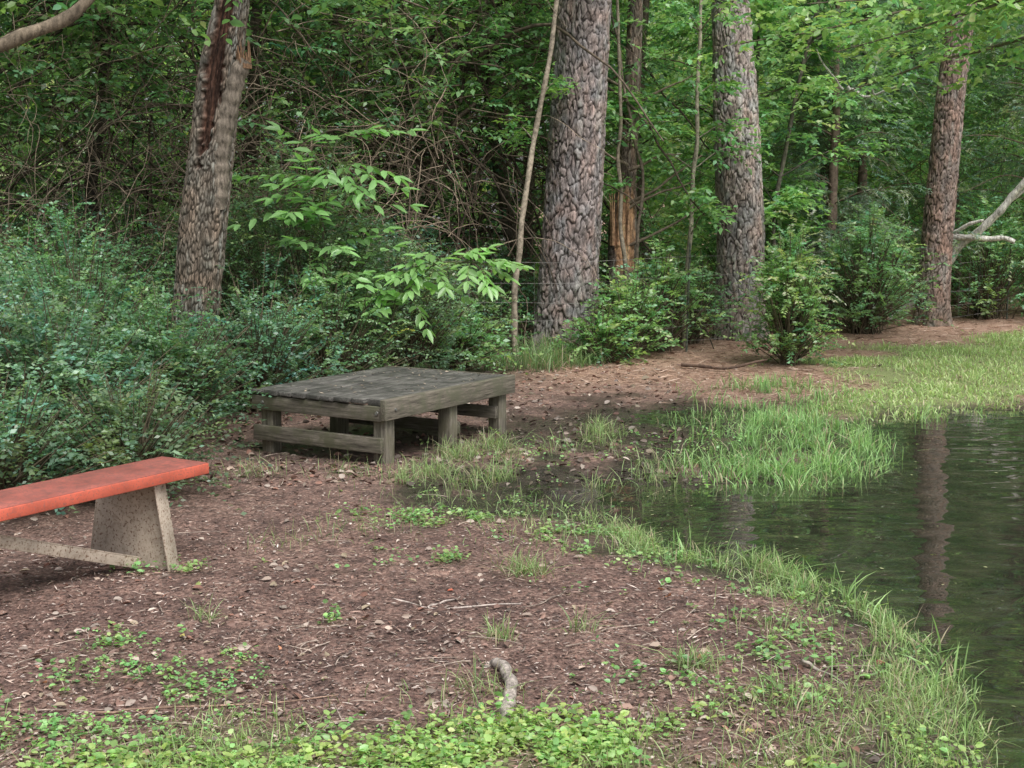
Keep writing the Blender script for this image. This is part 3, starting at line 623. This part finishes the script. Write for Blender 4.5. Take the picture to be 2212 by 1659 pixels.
# ------------------------------------------------------------ red bench
d=np.array([-.533,-.846]); d/=np.linalg.norm(d)
ang=math.atan2(-d[1],-d[0])
T=empty("park_bench",(-1.33,6.0,0),ang)
RED=metal("red_paint",(.60,.13,.08),(.47,.115,.075),28,.5,spots=(.38,.12,.09))
REDT=metal("red_paint_worn",(.38,.11,.085),(.25,.09,.075),22,.7,0,(.42,.62),spots=(.19,.08,.065))
TAN=metal("tan_paint_speckled",(.52,.44,.355),(.34,.27,.205),45,.6,0,(.48,.66),spots=(.20,.13,.09))
boxes("seat",[(-2.4,0,0,.29,.402,.4495)],RED,T,.004)
boxes("seat_top_weathering",[(-2.398,-.003,.003,.287,.4497,.4515)],REDT,T,.0008)
ca,sa=math.cos(-ang),math.sin(-ang)
def loc(x,y,z): 
    X_,Y_=x+1.33,y-6.0; return (X_*ca-Y_*sa, X_*sa+Y_*ca, z)
def panel(name,A,B,C_,D_,off,mat):
    off=np.array(off); P=[np.array(p,float) for p in (A,B,C_,D_)]; V=[loc(*p) for p in P]+[loc(*(p+off)) for p in P]
    o=mk(name,V,Q=[[0,1,2,3],[7,6,5,4],[0,4,5,1],[1,5,6,2],[2,6,7,3],[3,7,4,0]],mat=mat,parent=T)
    m=o.modifiers.new("b",'BEVEL'); m.width=.0015; m.segments=2; return o
def legset(cx,cy,nm):
    u=np.array([.955,-.297]); w_=np.array([.297,.955])
    def p(a,b,z): return (cx+u[0]*a+w_[0]*b,cy+u[1]*a+w_[1]*b,z)
    panel(nm+"_web",p(-.23,0,-.02),p(.195,0,-.02),p(.13,0,.401),p(-.16,0,.401),(w_[0]*.006,w_[1]*.006,0),TAN)
    panel(nm+"_flange_r",p(.196,-.045,-.02),p(.196,.04,-.02),p(.131,.04,.401),p(.131,-.045,.401),(u[0]*.007,u[1]*.007,0),TAN)
    panel(nm+"_flange_l",p(-.231,.045,-.02),p(-.231,.0,-.02),p(-.161,.0,.401),p(-.161,.045,.401),(-u[0]*.006,-u[1]*.006,0),TAN)
    panel(nm+"_top_plate",p(-.151,-.05,.392),p(.131,-.05,.392),p(.131,.05,.392),p(-.151,.05,.392),(0,0,.0085),TAN)
legset(-1.635,5.86,"leg_1")
legset(-1.635+d[0]*1.75,5.86+d[1]*1.75,"leg_2")
def brace(A,B,wd_,nm):
    A=np.array(A);B=np.array(B); n=nrm(B-A); up=np.array([0,0,1.]); s=nrm(np.cross(n,up)); u=np.cross(s,n)
    panel(nm,A,B,B+u*wd_,A+u*wd_,s*.006,TAN); panel(nm+"_lip",A+u*wd_,B+u*wd_,B+u*wd_+s*.045,A+u*wd_+s*.045,u*.006,TAN)
brace((-1.60,5.80,.025),(-2.08,5.02,.345),.045,"brace_1")
brace((-1.635+d[0]*1.75,5.8+d[1]*1.75,.02),(-2.15,4.95,.345),.045,"brace_2")
panel("bracket",(-1.93,5.22,.37),(-2.12,5.0,.37),(-2.16,5.03,.37),(-1.97,5.25,.37),(0,0,.031),TAN)
disc("bolt",loc(-1.50,5.83,.375),loc(-1.33+0,6.0-1,0),.008,.02,STEEL,T)
# ------------------------------------------------------------ ground litter
def samp(n,y0,y1,r,xm=.42,p=1.0):
    u=r.random(n); y=1/(1/y0**p+(1/y1**p-1/y0**p)*u)**(1/p); x=r.uniform(-1,1,n)*(y*xm+.6); return x,y
pal=np.array([(.25,.165,.14),(.14,.085,.07),(.39,.30,.25),(.18,.105,.085),(.08,.05,.04),(.30,.20,.16),(.50,.42,.37),(.16,.12,.11)])
def litter(n,y0,y1,l0,l1,wr,seed,pal,filt=None,tilt=.25,xm=.42,p=1.0,wk=0):
    r=np.random.default_rng(seed); x,y=samp(n,y0,y1,r,xm,p); s=shore(x,y); k=(s>.03)
    if filt is not None: k&=filt(x,y,r)
    x,y=x[k],y[k]; wt=masks(x,y)[0]
    if wk:
        k=r.random(len(x))>wk*wt; x,y,wt=x[k],y[k],wt[k]
    m=len(x); a=r.uniform(0,6.28,m)
    ln=r.uniform(l0,l1,m)*(.7+.04*y)
    P=np.stack([x,y,height(x,y)+.004+r.random(m)*.006],-1)
    D=np.stack([np.cos(a),np.sin(a),r.normal(0,tilt*.5,m)],-1); Nn=np.array([0,0,1.])+r.normal(0,tilt,(m,3))
    c=pal[r.integers(0,len(pal),m)]*r.uniform(.6,1.3,(m,1)); c=c*(1-.6*wt[:,None])
    return P,D,Nn,ln,ln*wr*r.uniform(.6,1.3,m),np.clip(c,0,.8)
parts=[litter(60000,3.3,14,.008,.026,.22,1,pal,wk=.6),litter(18000,3.3,16,.02,.06,.055,2,pal*1.3,wk=.6)]
leafobj("wood_chip_litter",parts,mat=M_litter,fold=.2,droop=.03)
pal2=np.array([(.27,.17,.135),(.40,.31,.25),(.20,.12,.095),(.48,.40,.34),(.30,.16,.12),(.25,.20,.17),(.32,.26,.18)])
lf=lambda x,y,r: r.random(len(x))<np.clip(.35+1.2*vn(x,y,0,1.1,8)-.3+(y>7.5)*.5,0,1)
leafobj("fallen_leaves",[litter(5000,3.3,14,.020,.055,.26,3,pal2,filt=lf,tilt=.5,wk=.7),litter(6500,7.6,13.5,.03,.065,.28,4,pal2*.8,filt=lambda x,y,r:(x<1.4)&(x>-2.6),tilt=.55,wk=.5),
   litter(40,3.4,9,.03,.05,.3,8,np.array([(.45,.13,.08),(.42,.19,.10),(.42,.36,.12),(.25,.3,.1)]),tilt=.4)],mat=M_litter,six=True,fold=.35,droop=.2)
st=lambda x,y,r: r.random(len(x))<masks(x,y)[2]*(1-masks(x,y)[1])
leafobj("pine_straw",[litter(52000,9.5,19,.06,.14,.028,5,np.array([(.46,.30,.22),(.32,.20,.145),(.54,.40,.32),(.23,.14,.10)]),filt=st,tilt=.3,p=.6)],mat=M_litter,fold=0,droop=.05)
# floating bits on the pond
r=np.random.default_rng(31); x=r.uniform(.6,4.5,1500); y=r.uniform(3,10.5,1500); k=(shore(x,y)<-.04)&(r.random(1500)<sm(1.0,.0,-sdist(x,y,POND))+.06)&(vn(x,y,0,2,5)>.4); x,y=x[k],y[k]; m=len(x); a=r.uniform(0,6.28,m); ln=r.uniform(.006,.03,m)
leafobj("floating_leaves",[(np.stack([x,y,np.full(m,WL+.004)],-1),np.stack([np.cos(a),np.sin(a),a*0],-1),np.array([0,0,1.])+r.normal(0,.03,(m,3)),ln,ln*.25,np.array([(.30,.32,.16)])*r.uniform(.4,1.5,(m,1)))],mat=M_litter,fold=.05,droop=0)
# twigs
acc=Acc()
for i,(pts,r0,c) in enumerate([([(-.75,5.45,.02),(-.5,5.38,.03),(-.3,5.22,.015),(.05,5.27,.02)],.006,(.42,.36,.32)),([(-.33,5.24,.02),(-.24,5.32,.03),(-.2,5.42,.02)],.0045,(.42,.36,.32)),
    ([(.25,5.5,.02),(.05,5.2,.02)],.004,(.3,.24,.2)),([(-.95,4.95,.02),(-.6,5.02,.015)],.0045,(.4,.33,.27)),([(-1.15,5.1,.02),(-.95,5.2,.02),(-.9,5.35,.01)],.005,(.38,.35,.32)),
    ([(1.0,4.6,.03),(1.12,4.4,.02)],.007,(.36,.32,.27)),([(-1.3,4.15,.02),(-.7,4.2,.02),(-.55,4.3,.02)],.004,(.3,.2,.15)),([(1.6,13.0,.05),(2.0,12.7,.06),(2.4,12.9,.1)],.02,(.12,.08,.06))]):
    limb(acc,pts,r0,r0*.5,c,18,.012,i,6)
for i in range(300):
    x,y=[v[0] for v in samp(1,3.5,12,R)]
    if shore(np.array([x]),np.array([y]))[0]<.1: continue
    a=R.uniform(0,6.28); l=R.uniform(.05,.22); h=float(height(x,y))+.008
    limb(acc,[(x,y,h),(x+l*.5*math.cos(a)+R.normal(0,.015),y+l*.5*math.sin(a),h+.006),(x+l*math.cos(a),y+l*math.sin(a),h)],.0025,.0012,(.38,.31,.26),7,.003,i,4)
acc.obj("fallen_twigs",M_twig)
acc=Acc()
limb(acc,[(-.09,4.62,-.03),(-.07,4.56,.03),(-.02,4.45,.06),(.0,4.32,.06),(-.01,4.18,.035),(-.035,4.05,.0),(-.05,3.95,-.04)],.014,.026,(.40,.35,.31),50,.010,3,12)
limb(acc,[(-.07,4.56,.03),(-.1,4.52,.02),(-.14,4.5,-.02)],.012,.008,(.3,.27,.23),12,.002,3,8)
acc.obj("exposed_root",M_bark)
# ------------------------------------------------------------ grass
def blades(x,y,h,w,col,r,lean=.5,z=None):
    n=len(x); a=r.uniform(0,6.28,n); ld=np.stack([np.cos(a),np.sin(a)],-1); le=np.abs(r.normal(0,lean,n))
    b=np.stack([x,y,(height(x,y) if z is None else z)-.005],-1); fa=r.uniform(0,6.28,n); S=np.stack([np.cos(fa),np.sin(fa),np.zeros(n)],-1)*w[:,None]*.5
    def pt(t): 
        o=np.zeros((n,3)); o[:,:2]=ld*(le*h*t**1.8)[:,None]; o[:,2]=h*t*(1-.28*le*t); return b+o
    m1,m2,tp=pt(.45),pt(.78),pt(1)
    V=np.stack([b-S*.8,b+S*.8,m1-S,m1+S,m2-S*.7,m2+S*.7,tp],1).reshape(-1,3); k=np.arange(n)[:,None]*7
    Q=np.concatenate([k+[[0,1,3,2]],k+[[2,3,5,4]]]); Tr=k+[[4,5,6]]
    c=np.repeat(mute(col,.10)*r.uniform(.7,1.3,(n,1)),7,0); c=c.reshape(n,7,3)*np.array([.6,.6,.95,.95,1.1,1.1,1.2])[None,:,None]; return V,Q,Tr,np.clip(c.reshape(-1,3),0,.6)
class GA:
    def __init__(s): s.V=[];s.Q=[];s.T=[];s.C=[];s.n=0
    def add(s,b): s.V.append(b[0]);s.Q.append(b[1]+s.n);s.T.append(b[2]+s.n);s.C.append(b[3]);s.n+=len(b[0])
    def obj(s,name): return mk(name,np.concatenate(s.V),np.concatenate(s.Q),np.concatenate(s.T),np.concatenate(s.C),M_grass)
def gcol(n,r,a=(.10,.21,.045),b=(.20,.30,.08),dry=.06):
    t=r.random((n,1)); c=np.array(a)*(1-t)+np.array(b)*t; k=r.random(n)<dry; c[k]=(.42,.35,.23); return c
r=np.random.default_rng(9); g_=GA()
x=r.uniform(2.0,14,150000); y=r.uniform(9.8,19,150000); sl=sdist(x,y,LAWN)+(vn(x,y,0,1.5,11)-.5)*.9+(vn(x,y,0,6,11)-.5)*.5
k=(r.random(len(x))<sm(.2,-.35,sl)*np.clip(-.05+1.5*vn(x,y,0,2.4,3)*(.5+vn(x,y,0,8,4)),.05,1))&(x<y*.45)&(sdist(x,y,POND)>-.25)
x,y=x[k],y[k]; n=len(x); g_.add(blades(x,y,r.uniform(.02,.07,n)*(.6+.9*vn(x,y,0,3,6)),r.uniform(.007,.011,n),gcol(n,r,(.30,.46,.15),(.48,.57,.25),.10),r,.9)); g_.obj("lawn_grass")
# flooded grass
g_=GA(); x=r.uniform(.6,2.9,90000); y=r.uniform(7.5,12.0,90000)
f=vn(x,y,0,2.2,21)*.4+vn(x,y,0,7,22)*.6
q=np.minimum(np.sqrt(((x-1.75)/.8)**2+((y-9.3)/1.7)**2),np.sqrt(((x-1.4)/.65)**2+((y-8.1)/.45)**2))
q=np.minimum(q,np.sqrt(((x-2.1)/.8)**2+((y-10.9)/.9)**2))
dens=sm(1.15,.25,q)*np.clip((f-.36)*3.2,0,1)*(.18+.82*sm(.8,1.9,x+(8.6-y)*.25))
k=r.random(len(x))<dens*.45; x,y=x[k],y[k]; n=len(x)
g_.add(blades(x,y,r.uniform(.03,.15,n)*(.45+1.1*vn(x,y,0,5,2)),r.uniform(.005,.008,n),gcol(n,r,(.15,.33,.10),(.32,.50,.17),.10),r,.8))
x=r.uniform(1.5,3.6,9000); y=r.uniform(7.5,11.5,9000); s_=sdist(x,y,POND); k=(s_<0)&(s_>-.3)&(y>7.6)&(vn(x,y,0,4,5)>.55); x,y=x[k],y[k]; n=len(x)
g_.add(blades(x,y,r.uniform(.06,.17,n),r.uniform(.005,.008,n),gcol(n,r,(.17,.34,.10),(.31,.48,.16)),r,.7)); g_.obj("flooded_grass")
# shore grass
g_=GA(); x=r.uniform(-.1,2.0,110000); y=r.uniform(3.0,6.9,110000); s_=sdist(x,y,POND)
wv=np.interp(y,[3,3.8,4.5,5.2,6,7],[1.2,.9,.55,.40,.30,.25])
dens=sm(wv,wv*.1,s_+(vn(x,y,0,3,31)-.5)*.35)*sm(-.14,-.02,s_)*np.clip(1.9*vn(x,y,0,7,32)-.38,0,1)
k=r.random(len(x))<dens*.6; x,y=x[k],y[k]; n=len(x)
g_.add(blades(x,y,r.uniform(.02,.10,n)*(.5+1.0*vn(x,y,0,3,33)),r.uniform(.0022,.0048,n),gcol(n,r,(.20,.35,.11),(.38,.49,.20),.2),r,1.0))
x=r.uniform(.5,1.6,700); y=r.uniform(4.2,6.6,700); s_=sdist(x,y,POND); k=(np.abs(s_)<.10)&(vn(x,y,0,3,3)>.45); x,y=x[k],y[k]; n=len(x)
g_.add(blades(x,y,r.uniform(.08,.19,n),r.uniform(.005,.009,n),gcol(n,r,(.20,.37,.11),(.32,.48,.17),.05),r,.9)); g_.obj("shore_grass")
# foreground strip and tufts
g_=GA(); x=r.uniform(-2.2,1.6,44000); y=r.uniform(2.4,4.9,44000); k=(r.random(len(x))<sm(4.5,3.7,y+(vn(x,y,0,2,12)-.5)*.9)*np.clip(1.6*vn(x,y,0,4,41)-.2,0,1)*.75)&(shore(x,y)>0); x,y=x[k],y[k]; n=len(x)
g_.add(blades(x,y,r.uniform(.02,.085,n),r.uniform(.002,.0042,n),gcol(n,r,(.22,.37,.11),(.40,.50,.20),.18),r,.9))
tf=[(-.32,8.45,.13,360),(-.1,8.7,.12,200),(-.45,7.95,.14,240),(-.62,7.75,.09,120),(-.08,7.9,.10,200),(-.25,7.7,.13,120),(.62,9.4,.10,300),(.55,9.0,.12,120),(.05,5.75,.09,200),(.82,7.85,.16,120),(-.02,8.3,.15,70),(.3,8.7,.25,90),
    (.62,4.55,.08,140),(-.05,4.85,.05,70),(-1.0,6.3,.2,70),(-.7,6.5,.25,90),(-1.5,7.9,.2,90),(-.95,7.9,.2,80),(-.1,4.3,.12,110),(.85,4.2,.18,200),(.5,7.75,.1,60),(.8,6.0,.25,160),(.3,6.4,.35,220),(.0,6.55,.3,90),(-1.15,5.05,.05,40),(.25,4.95,.05,40),(1.0,5.0,.2,120),(.4,7.2,.3,70),(.0,7.0,.4,130),(-.4,7.3,.4,110),(1.0,8.3,.3,120)]
for (cx,cy,rd,m) in tf:
    x=r.normal(cx,rd*.6,m); y=r.normal(cy,rd*.6,m); g_.add(blades(x,y,r.uniform(.02,.12,m)*(1+.4*(cy>7.5)),r.uniform(.0022,.0045,m),gcol(m,r,(.19,.33,.11),(.35,.44,.18),.2),r,1.0))
x=r.uniform(-1.6,1.5,7000); y=r.uniform(11.4,14.2,7000); k=(y>11.4+.9*(x+1.0))&(vn(x,y,0,2,3)>.5); x,y=x[k],y[k]; n=len(x)
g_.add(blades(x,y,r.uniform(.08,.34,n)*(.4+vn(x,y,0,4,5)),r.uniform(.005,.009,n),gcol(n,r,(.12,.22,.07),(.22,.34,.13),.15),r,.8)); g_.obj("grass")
# ------------------------------------------------------------ broadleaf weeds
def weeds(name,spots,ll,col,seed,hh=.05):
    r=np.random.default_rng(seed); P=[];D=[];Nn=[];ln=[];C=[]; col=mute(col,.08)
    for (cx,cy,sx,sy,m,kk) in spots:
        x=r.normal(cx,sx,m); y=r.normal(cy,sy,m); ok=(shore(x,y)>-.02)&(vn(x,y,0,5,19)>.36); x,y=x[ok],y[ok]
        hz=height(x,y)
        for xi,yi,zi in zip(x,y,hz):
            h=hh*r.uniform(.2,1.3); c=np.asarray(col)*r.uniform(.6,1.4)*np.array([r.uniform(.8,1.3),1,1]); sc_=r.uniform(.45,1.3)
            for j in range(kk):
                a=r.uniform(0,6.28); t=r.random()
                P.append((xi+math.cos(a)*.012*sc_,yi+math.sin(a)*.012*sc_,zi+h*(.25+.75*t))); D.append((math.cos(a),math.sin(a),r.uniform(-.1,.6)))
                Nn.append(np.array([0,0,1])+r.normal(0,.4,3)); ln.append(ll*sc_*r.uniform(.6,1.2)); C.append(c*r.uniform(.8,1.2))
    ln=np.array(ln); leafobj(name,[(np.array(P),np.array(D),np.array(Nn),ln,ln*.36,np.clip(np.array(C),0,.62))],six=True)
weeds("broadleaf_weeds",[(-.9,3.68,.35,.09,240,5),(-.15,3.72,.3,.09,300,5),(.35,3.8,.35,.10,420,5),(-.05,3.95,.12,.07,80,6),(.95,3.85,.25,.12,260,5),(0.3,3.4,.8,.12,300,5),(-1.2,3.5,.3,.12,200,5),(.35,4.0,.35,.07,120,5)],.024,(.31,.49,.15),1,.05)
weeds("clover_patch",[(-1.25,4.2,.13,.17,150,6),(-1.05,4.3,.10,.12,70,6),(-1.4,3.95,.15,.15,120,6),(-1.45,4.8,.05,.06,24,6),(-.93,4.65,.03,.04,12,6),(-1.35,4.5,.12,.12,60,6),(-.85,4.15,.1,.1,14,5),(-.7,3.9,.15,.05,30,5),(-.68,5.1,.02,.04,10,6)],.019,(.25,.48,.16),2,.05)
weeds("ground_ivy",[(-.32,6.72,.22,.10,270,5),(.02,6.62,.13,.08,100,5),(.35,6.35,.22,.12,150,5),(.6,6.1,.2,.12,90,5),(-.27,5.92,.045,.05,26,6),(-1.38,5.8,.06,.04,20,5),(-1.6,5.72,.06,.03,10,5),(-.7,5.95,.2,.15,16,5),(1.0,4.75,.22,.25,130,5),(1.0,5.3,.2,.2,80,5),(.6,5.6,.3,.2,30,5),(1.5,8.8,.4,.7,260,5),(.2,6.9,.25,.2,50,5),(.7,4.3,.3,.2,90,5),(.1,8.6,.5,.4,60,5),(.7,8.2,.3,.3,60,5),(.3,7.3,.4,.3,60,5)],.023,(.24,.42,.15),3,.045)
# ------------------------------------------------------------ light, sky, camera
el,az=math.radians(58),math.radians(150)
wd_=bpy.data.worlds.new("World"); sc.world=wd_; wd_.use_nodes=True; nt=wd_.node_tree
bg=nt.nodes['Background']; sky=nt.nodes.new('ShaderNodeTexSky'); sky.sky_type='NISHITA'; sky.sun_disc=False; sky.sun_elevation=el; sky.sun_rotation=az
sky.air_density=1.0; sky.dust_density=4.0; sky.ozone_density=1.0
hs=nt.nodes.new('ShaderNodeHueSaturation'); hs.inputs['Saturation'].default_value=.35; nt.links.new(sky.outputs[0],hs.inputs['Color'])
nt.links.new(hs.outputs[0],bg.inputs[0]); bg.inputs[1].default_value=.15
sd=bpy.data.lights.new("sun",'SUN'); sd.energy=3.5; sd.angle=math.radians(40); sd.color=(1,.98,.95); so=link(bpy.data.objects.new("sun",sd))
so.rotation_euler=Vector((math.sin(az)*math.cos(el),math.cos(az)*math.cos(el),math.sin(el))).to_track_quat('Z','Y').to_euler()
cd=bpy.data.cameras.new("camera"); cd.sensor_width=36; cd.lens=48.8; cd.clip_end=1500; cam=link(bpy.data.objects.new("camera",cd)); cam.location=(0,0,1.6); cam.rotation_euler=(math.radians(90-7.6),0,0); sc.camera=cam
sc.view_settings.view_transform='Standard'; sc.view_settings.look='None'; sc.view_settings.exposure=0
